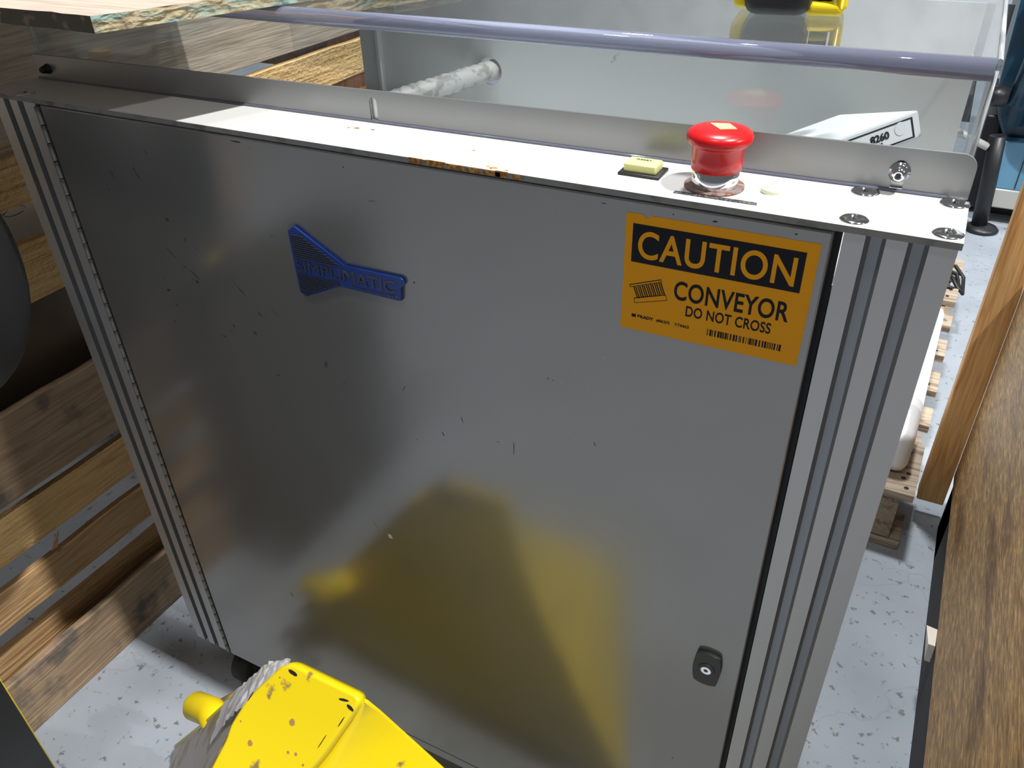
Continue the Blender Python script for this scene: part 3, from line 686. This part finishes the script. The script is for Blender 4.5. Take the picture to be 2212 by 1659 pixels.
# pen curls on the beige sheet
for cy, cz_ in ((.075, -.190), (.100, -.196)):
    b.tube([(XL - .0458, cy + .016 * math.cos(t_), cz_ + .005 * math.sin(t_)) for t_ in [i * math.pi / 8 for i in range(15)]], .0004, INK, 5)
obj('inner_sheet', b, cr_, 'beige sheet with pen curls behind the slats')
b = B(); b.box(XL - .058, XL - .053, -.36, .75, -.560, -.235, W_BROWN); obj('inner_panel', b, cr_, 'dark brown hardboard behind the slats')
# a lifted splinter on one slat
b = B(); b.faces([(XL - .002, -.060, -.655), (XL + .001, -.052, -.656), (XL + .006, -.046, -.630), (XL + .004, -.066, -.657), (XL + .003, -.055, -.659), (XL + .008, -.047, -.632)],
                 [(0, 1, 2), (3, 5, 4), (0, 2, 5, 3), (1, 4, 5, 2), (0, 3, 4, 1)], W_SLAT); obj('splinter', b, cr_)

# board lying on the crate and the cover
lid = []
front = [(.208 - i * .0155, -.068 + .0018 * i * .25 + (random.uniform(-.0016, .0016) if i else 0)) for i in range(0, 89)]
right = [(.208 + .362 * t_, -.068 + .93 * t_) for t_ in [i * .03 for i in range(1, 17)]]
poly = front[::-1] + [(x + random.uniform(-.0006, .0006), y) for x, y in right] + [(-.25, .40), (-.25, .90), (-1.18, .90)]  # unseen rear part extended over the crate to shade the floor inside
b = B(); zb, zt = .0885, .1005
n_ = len(poly)
v = [b.bm.verts.new((x, y, zb)) for x, y in poly] + [b.bm.verts.new((x, y, zt + random.uniform(-.0004, .0002))) for x, y in poly]
f1 = b.bm.faces.new(v[:n_][::-1]); f2 = b.bm.faces.new(v[n_:]); b.take([f1, f2], LIDTOP)
for i in range(n_):
    f = b.bm.faces.new([v[i], v[(i + 1) % n_], v[n_ + (i + 1) % n_], v[n_ + i]])
    b.take([f], LIDDK if i < 88 else LIDEDGE)
lo_ = obj('plywood_board', b, base=(-.3, .2, zb)); tag(lo_, 'weathered plywood board with chipped edges lying across the crate and clear cover', 'board')

# ---------------------------------------------------------------- strand board crate at right
cr2 = thing('strand_board_crate', 'brown strand board crate with orange pine corner post at the right', 'crate', (1.25, .3, FL))
XR = .9600
b = B(); b.box(XR, XR + .011, -.55, .882, -.803, -.400, OSB_R, bev=.0006, seg=1); obj('side_panel', b, cr2)
obj('corner_post', board(.9135, .9600, .883, .921, -.878, -.215, W_POST, 'z', 8, .0003, .002), cr2, 'orange pine corner post with long grain')
for y0 in (.78, .12, -.53):
    obj('skid', board(XR + .004, XR + .75, y0, y0 + .09, -.93, -.805, W_DIRTY, 'x', 6, .0006), cr2) if y0 != .12 else None
b = B(); b.box(XR + .004, XR + .03, -.55, .88, -.93, -.804, RUBBER, bev=.002, seg=1); obj('skid_shade_strip', b, cr2, 'black strip standing in for the shade under the strand board')  # black strip in place of the shade on the skids below the board
b = B(); b.box(XR + .011, XR + .75, .871, .882, -.803, -.400, OSB_R); obj('end_panel', b, cr2)
b = B(); b.box(XR + .011, XR + .75, -.55, -.539, -.803, -.400, OSB_R); obj('end_panel', b, cr2)
b = B(); b.box(XR + .739, XR + .75, -.539, .871, -.803, -.400, OSB_R); obj('side_panel', b, cr2)
b = B(); b.box(XR + .011, XR + .739, -.539, .871, -.803, -.79, OSB_R); obj('base_panel', b, cr2)
b = B(); b.faces([(.952, .455, -.835), (.956, .500, -.834), (.944, .492, -.800), (.950, .462, -.806), (.9595, .455, -.835), (.9595, .500, -.834), (.9595, .492, -.802), (.9595, .462, -.806)],
                 [(0, 1, 2, 3), (4, 7, 6, 5), (0, 4, 5, 1), (1, 5, 6, 2), (2, 6, 7, 3), (3, 7, 4, 0)], W_BOX); obj('split_chip', b, cr2, 'pale torn chip on the lower edge')

# ---------------------------------------------------------------- pallet with white tray behind the cabinet
pal = thing('pallet', 'weathered wooden pallet on the floor behind the cabinet', 'pallet', (.45, 1.3, FL))
RP = Matrix.Translation((.900, .780, 0)) @ Matrix.Rotation(-.028, 4, 'Z')
PW = -.98
for y0, y1 in [(0, .080), (.083, .165), (.232, .300), (.368, .455), (.520, .598), (.668, .738), (.805, .885), (.950, 1.075)]:
    bb = board(PW, .0, y0, y1, -.812, -.796, W_PAL, 'x', 8, .0015, .001); bb.xf(RP); obj('deck_board', bb, pal)
for x0 in (-.060, -.52, -.975):
    bb = board(x0, x0 + .040, .004, 1.070, -.910, -.814, W_STR, 'y', 8, .001, .001); bb.xf(RP); obj('stringer', bb, pal)
for y0 in (.0, .28, .56, .95):
    bb = board(PW, .0, y0, y0 + .09, -.930, -.912, W_PAL, 'x', 6, .001, .001); bb.xf(RP); obj('base_board', bb, pal)
nb = 0
proto = None
for yy in (.018, .045, .062, .100, .128, .150, .25, .28, .39, .43, .54, .58, .69, .72, .83, .87):
    if proto is None:
        b = B(); b.lathe([(.0035, 0), (.0042, .0008), (.0022, .0012)], (0, 0, 0), DARKMET, 8); proto = obj('nail_head', b, pal); k = proto; kl = Vector(k.location)
    else: k = proto.copy(); COL.objects.link(k)
    k.location = kl + (RP @ Vector((-.022 + random.uniform(-.006, .006), yy, -.7955)))
b = B(); b.box(-.62, -.024, .045, .585, -.7945, -.700, WHITEP, bev=.020, seg=5); b.xf(RP)
o = obj('white_tray', b, base=(.58, 1.1, -.7945)); tag(o, 'white plastic tray with rounded corners lying on the pallet', 'tray')
b = B()
pts = [RP @ Vector(p) for p in [(-.05, 1.00, -.790), (-.02, .985, -.780), (.006, .965, -.800), (.012, .90, -.815), (-.004, .90, -.80), (-.02, .935, -.792), (-.035, .97, -.790), (-.012, .945, -.786), (.004, .91, -.812), (-.02, .875, -.792), (-.05, .88, -.79)]]
b.tube(pts, .005, BLACK, 8); o = obj('black_strap', b, base=(.92, 1.7, -.80)); tag(o, 'black strap looped over the far corner of the pallet', 'strap')

# ---------------------------------------------------------------- blue machine in the background
bm_ = thing('blue_machine', 'light and dark blue machine with off-white skirt and black round foot, far behind', 'machine', (1.5, 2.9, FL))
b = B(); b.box(.9650, 1.95, 2.50, 3.3, -.874, -.810, WSKIRT, bev=.004); obj('skirt', b, bm_)
b = B(); b.box(.9680, 1.95, 2.503, 3.3, -.810, -.655, BLU1, bev=.004); obj('lower_panel', b, bm_, 'light blue lower panel')
b = B(); b.box(1.046, 1.0485, 2.5005, 2.5035, -.803, -.66, DARKMET); obj('panel_seam', b, bm_)
b = B(); b.box(.905, .962, 2.58, 3.1, -.915, -.60, BLACK, bev=.01); obj('side_shade_box', b, bm_)  # black box that stands in for the shadows at the machine's left side
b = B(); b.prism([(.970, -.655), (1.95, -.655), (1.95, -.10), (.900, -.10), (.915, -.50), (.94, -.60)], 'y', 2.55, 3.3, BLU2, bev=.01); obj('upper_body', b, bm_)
b = B(); b.lathe([(.02, -.08), (.10, -.06), (.13, 0), (.13, .14), (.10, .18)], (1.130, 2.50, -.500), BLU1, 32, 'y'); obj('round_housing', b, bm_, 'light blue rounded housing')
b = B(); b.box(1.0, 1.9, 2.6, 3.2, -.93, -.874, BLACK); obj('plinth', b, bm_)
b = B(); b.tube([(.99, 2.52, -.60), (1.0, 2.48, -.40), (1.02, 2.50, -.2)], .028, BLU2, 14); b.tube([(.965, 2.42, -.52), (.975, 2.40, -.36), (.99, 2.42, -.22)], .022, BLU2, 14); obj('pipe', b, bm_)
b = B()
for k in range(5): b.tube([(.94 + k * .02, 2.40, -.20 - .02 * k), (.985 + k * .006, 2.38, -.235), (1.06 - k * .012, 2.40, -.27 - .01 * k)], .007, BLACK, 8)
cable_b = b
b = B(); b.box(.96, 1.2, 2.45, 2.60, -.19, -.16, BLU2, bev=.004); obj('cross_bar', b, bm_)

ld = bm_
b = B(); b.lathe([(.050, 0), (.052, .006), (.044, .014), (.020, .022)], (.985, 2.43, FL), DARKMET, 32); obj('foot', b, ld)
b = B(); b.tube([(.975, 2.43, FL + .015), (.965, 2.43, -.78), (.950, 2.43, -.62)], .024, DARKMET, 18); obj('column', b, ld)
b = B(); b.tube([(.852, 2.34, -.56), (.852, 2.36, -.42), (.853, 2.38, -.24)], .036, DARKMET, 24); obj('motor', b, ld)
b = B(); b.tube([(.80, 2.40, -.60), (.93, 2.42, -.655)], .012, WSKIRT, 12); b.tube([(.88, 2.41, -.50), (.94, 2.42, -.50)], .03, DARKMET, 14); obj('cross_rod', b, ld); obj('cable', cable_b, ld)

# ---------------------------------------------------------------- yellow pallet jack in front of the door
jk = thing('pallet_jack', 'yellow steel pallet jack with rounded housing in front of the grey door', 'pallet jack', (.38, -.28, FL))
# wedge-shaped frame: vertical back towards the door, sloped face towards the operator
LV = [(-.477, (.334, -.150), (.336, -.156), (.424, -.156), (.4275, -.150)),
      (-.500, (.302, -.150), (.316, -.170), (.418, -.166), (.4350, -.142)),
      (-.545, (.268, -.148), (.286, -.204), (.404, -.200), (.4530, -.130)),
      (-.610, (.220, -.145), (.268, -.258), (.412, -.252), (.4870, -.115)),
      (-.750, (.115, -.141), (.240, -.375), (.440, -.370), (.5600, -.100)),
      (-.880, (.014, -.136), (.220, -.480), (.470, -.475), (.6200, -.100))]
b = B()
rows = [[b.bm.verts.new((x, y, z)) for x, y in L_] for z, *L_ in LV]
fs = [b.bm.faces.new([r[i], r[(i + 1) % 4], r2[(i + 1) % 4], r2[i]]) for r, r2 in zip(rows, rows[1:]) for i in range(4)]
fs += [b.bm.faces.new(rows[0]), b.bm.faces.new(rows[-1][::-1])]
b.take(fs, YEL)
bmesh.ops.recalc_face_normals(b.bm, faces=b.bm.faces[:])
es = [e for e in b.bm.edges if e.calc_face_angle(0) > .35]
bmesh.ops.bevel(b.bm, geom=es, offset=.005, segments=3, affect='EDGES', profile=.5)
for f in b.bm.faces: f.smooth = True
obj('housing', b, jk)
# raised pressed panel with rounded corners on the sloped face
SD = Vector((0, -.640, -.768)); SN = Vector((0, -.768, .640)); SO = Vector((0, -.1500, -.4735))
def sl(x, s, n): return Vector((x, 0, 0)) + SO + SD * s + SN * n
def rounded(pts, r, n=6):
    out = []
    for i, p in enumerate(pts):
        p = Vector(p); a_ = Vector(pts[i - 1]); c_ = Vector(pts[(i + 1) % len(pts)])
        rr = min(r, (a_ - p).length * .45, (c_ - p).length * .45)
        q0 = p + (a_ - p).normalized() * rr; q1 = p + (c_ - p).normalized() * rr
        for k in range(n + 1):
            t_ = k / n; out.append(q0 * (1 - t_) ** 2 + p * 2 * t_ * (1 - t_) + q1 * t_ * t_)
    return out
PO = [(.331, .000), (.4265, .000), (.4000, .072), (.3880, .096), (.3500, .112), (.3220, .150), (.3000, .260), (.2600, .260), (.2790, .137), (.2880, .098), (.2880, .084), (.2990, .050)]
op = rounded(PO, .014)
ce = sum(op, Vector((0, 0))) / len(op)
def inset(pts, d):
    out = []
    for i, p in enumerate(pts):
        t_ = (pts[(i + 1) % len(pts)] - pts[i - 1]).normalized(); out.append(p + Vector((-t_.y, t_.x)) * d)
    return out
b = B(); lv = [(0, -.006), (0, .000), (.0005, .0030), (.0016, .0054), (.0034, .0064), (.0048, .0062)]
rws = [[b.bm.verts.new(sl(q.x, q.y, h)) for q in inset(op, d)] for d, h in lv]
n_ = len(op)
fs = [b.bm.faces.new([r[i], r[(i + 1) % n_], r2[(i + 1) % n_], r2[i]]) for r, r2 in zip(rws, rws[1:]) for i in range(n_)]
b.take(fs, YEL, True); b.take([b.bm.faces.new(rws[-1]), b.bm.faces.new(rws[0][::-1])], YEL)
obj('raised_panel', b, jk, 'raised rounded panel with rust spots and grey scrapes')
b = B()
def spot(x, s, r, m, e=1.0, a_=0):
    vs = []
    for n0 in (.0058, .0064):
        for k in range(12):
            t_ = 2 * math.pi * k / 12; u, w = r * math.cos(t_) * random.uniform(.9, 1.1), r * e * math.sin(t_) * random.uniform(.85, 1.1)
            vs.append(sl(x + u * math.cos(a_) - w * math.sin(a_), s + u * math.sin(a_) + w * math.cos(a_), n0))
    b.faces(vs, [tuple(range(12)), tuple(range(23, 11, -1))] + [(k, (k + 1) % 12, 12 + (k + 1) % 12, 12 + k) for k in range(12)], m)
SPOT = mat('dull_rust_spot', (.42, .24, .08), .7)
for x, q, r in [(.358, .052, .0034), (.318, .090, .0030), (.372, .078, .0018), (.363, .080, .0016), (.383, .084, .0014), (.330, .018, .0010), (.300, .075, .0010)]: spot(x, q, r, SPOT)
for x, q, r, e_, a_ in [(.343, .008, .006, .35, .1), (.406, .010, .006, .2, -.2), (.415, .014, .0045, .4, .3), (.410, .030, .006, .10, 1.9), (.303, .048, .006, .10, 1.9), (.396, .055, .009, .05, 1.9)]: spot(x, q, r, DARKMET, e_, a_)
o = obj('rust_spots', b, jk); o['kind'] = 'stuff'
# grey side plate on the left flank
b = B(); left = [Vector((L_[0][0], L_[0][1], z)) for z, *L_ in LV]; inn = [Vector((L_[1][0], L_[1][1], z)) for z, *L_ in LV]
vs = []
for l_, i_ in zip(left, inn):
    w_ = (i_ - l_); nn = Vector((-abs(w_.y), -abs(w_.x), .12)).normalized() * .0025
    vs += [l_ + nn, i_ + nn, l_ - nn * .4, i_ - nn * .4]
fs = []
for k in range(len(left) - 1):
    a_ = 4 * k; c_ = a_ + 4
    fs += [(a_, a_ + 1, c_ + 1, c_), (a_ + 2, c_ + 2, c_ + 3, a_ + 3), (a_, c_, c_ + 2, a_ + 2), (a_ + 1, a_ + 3, c_ + 3, c_ + 1)]
b.faces(vs, fs, PLATE); obj('side_plate', b, jk, 'scuffed bare grey side plate')
b = B(); b.tube([p - Vector((.001, 0, 0)) for p in left[1:]], .0035, YEL, 10); obj('plate_rim', b, jk)
# crumpled white tape along the upper flank
b = B(); N_ = 26; rows = []
for i in range(N_):
    t_ = i / (N_ - 1) * 3.25; k = min(int(t_), 3); f_ = t_ - k
    l_ = left[k].lerp(left[k + 1], f_); i_ = inn[k].lerp(inn[k + 1], f_)
    w_ = (i_ - l_); nn = Vector((-abs(w_.y), -abs(w_.x), .12)).normalized()
    wd = min(1.0, .045 / max(w_.length, .001)) if i < N_ - 3 else .35
    rows.append([l_ + w_ * (wd * (q / 6) + random.uniform(-.015, .015)) + nn * (.0045 + random.uniform(0, .0032)) + Vector((0, 0, random.uniform(-.001, .001))) for q in range(7)])
vs = [b.bm.verts.new(p) for r in rows for p in r]
for i in range(N_ - 1):
    for k in range(6): b.bm.faces.new([vs[i * 7 + k], vs[i * 7 + k + 1], vs[i * 7 + 8 + k], vs[i * 7 + 7 + k]])
b.take(b.bm.faces[:], TAPE, False)
bmesh.ops.solidify(b.bm, geom=b.bm.faces[:], thickness=.0006)
obj('torn_tape', b, jk, 'crumpled torn white tape on the side plate')
b = B(); b.tube([(.0720, -.120, -.7640), (.0745, -.120, -.7620), (.1100, -.122, -.7500), (.15, -.14, -.735)], .022, YEL, 24, rf=lambda i: [.0160, .0190, .0190, .019][i]); obj('axle_tube', b, jk)
b = B(); b.tube([(.085, -.095, -.790), (.135, -.090, -.738), (.190, -.090, -.672)], .009, YEL, 14); obj('brace', b, jk)
for x in (.24, .44):
    b = B(); b.lathe([(.020, -.03), (.026, -.028), (.026, .028), (.020, .03)], (x, -.25, FL + .026), RUBBER, 20, 'x'); obj('wheel', b, jk)

# ---------------------------------------------------------------- black machine at the left edge
bk = thing('black_machine', 'black machine with a bulging rounded head and yellow trim at the left edge', 'machine', (-.16, -.40, FL))
b = B(); b.box(-.220, -.104, -.62, -.242, FL, -.36, BLACK, bev=.003); obj('column', b, bk)
b = B(); b.box(-.1045, -.1030, -.2428, -.2414, FL + .001, -.36, YEL, bev=.0006, seg=1); obj('yellow_trim', b, bk)
b = B(); 
C_h = Vector((-.078, -.142, -.133)); R_h = (.105, .100, .150)
bmesh.ops.create_uvsphere(b.bm, u_segments=40, v_segments=24, radius=1.0)
for v in b.bm.verts:
    v.co = Vector((C_h.x + v.co.x * R_h[0], C_h.y + v.co.y * R_h[1], C_h.z + v.co.z * R_h[2]))
b.take(b.bm.faces[:], BLACK, True); obj('rounded_head', b, bk)
b = B(); zz = -.236; k_ = math.sqrt(1 - ((zz - C_h.z) / R_h[2]) ** 2)
b.tube([(C_h.x + (R_h[0] * k_ + .001) * math.cos(t_), C_h.y + (R_h[1] * k_ + .001) * math.sin(t_), zz) for t_ in [-2.4 + i * .12 for i in range(20)]], .004, YEL, 8); obj('yellow_band', b, bk)
b = B(); b.tube([(-.150, -.30, -.40), (-.145, -.27, -.31), (-.120, -.20, -.26)], .04, BLACK, 16); obj('neck', b, bk)

# ---------------------------------------------------------------- raise everything by Z0 so the floor lies at z = 0
for o in list(COL.objects):
    if o.parent is None and o.type not in {'LIGHT', 'CAMERA'}: o.location.z += Z0
bpy.context.view_layer.update()
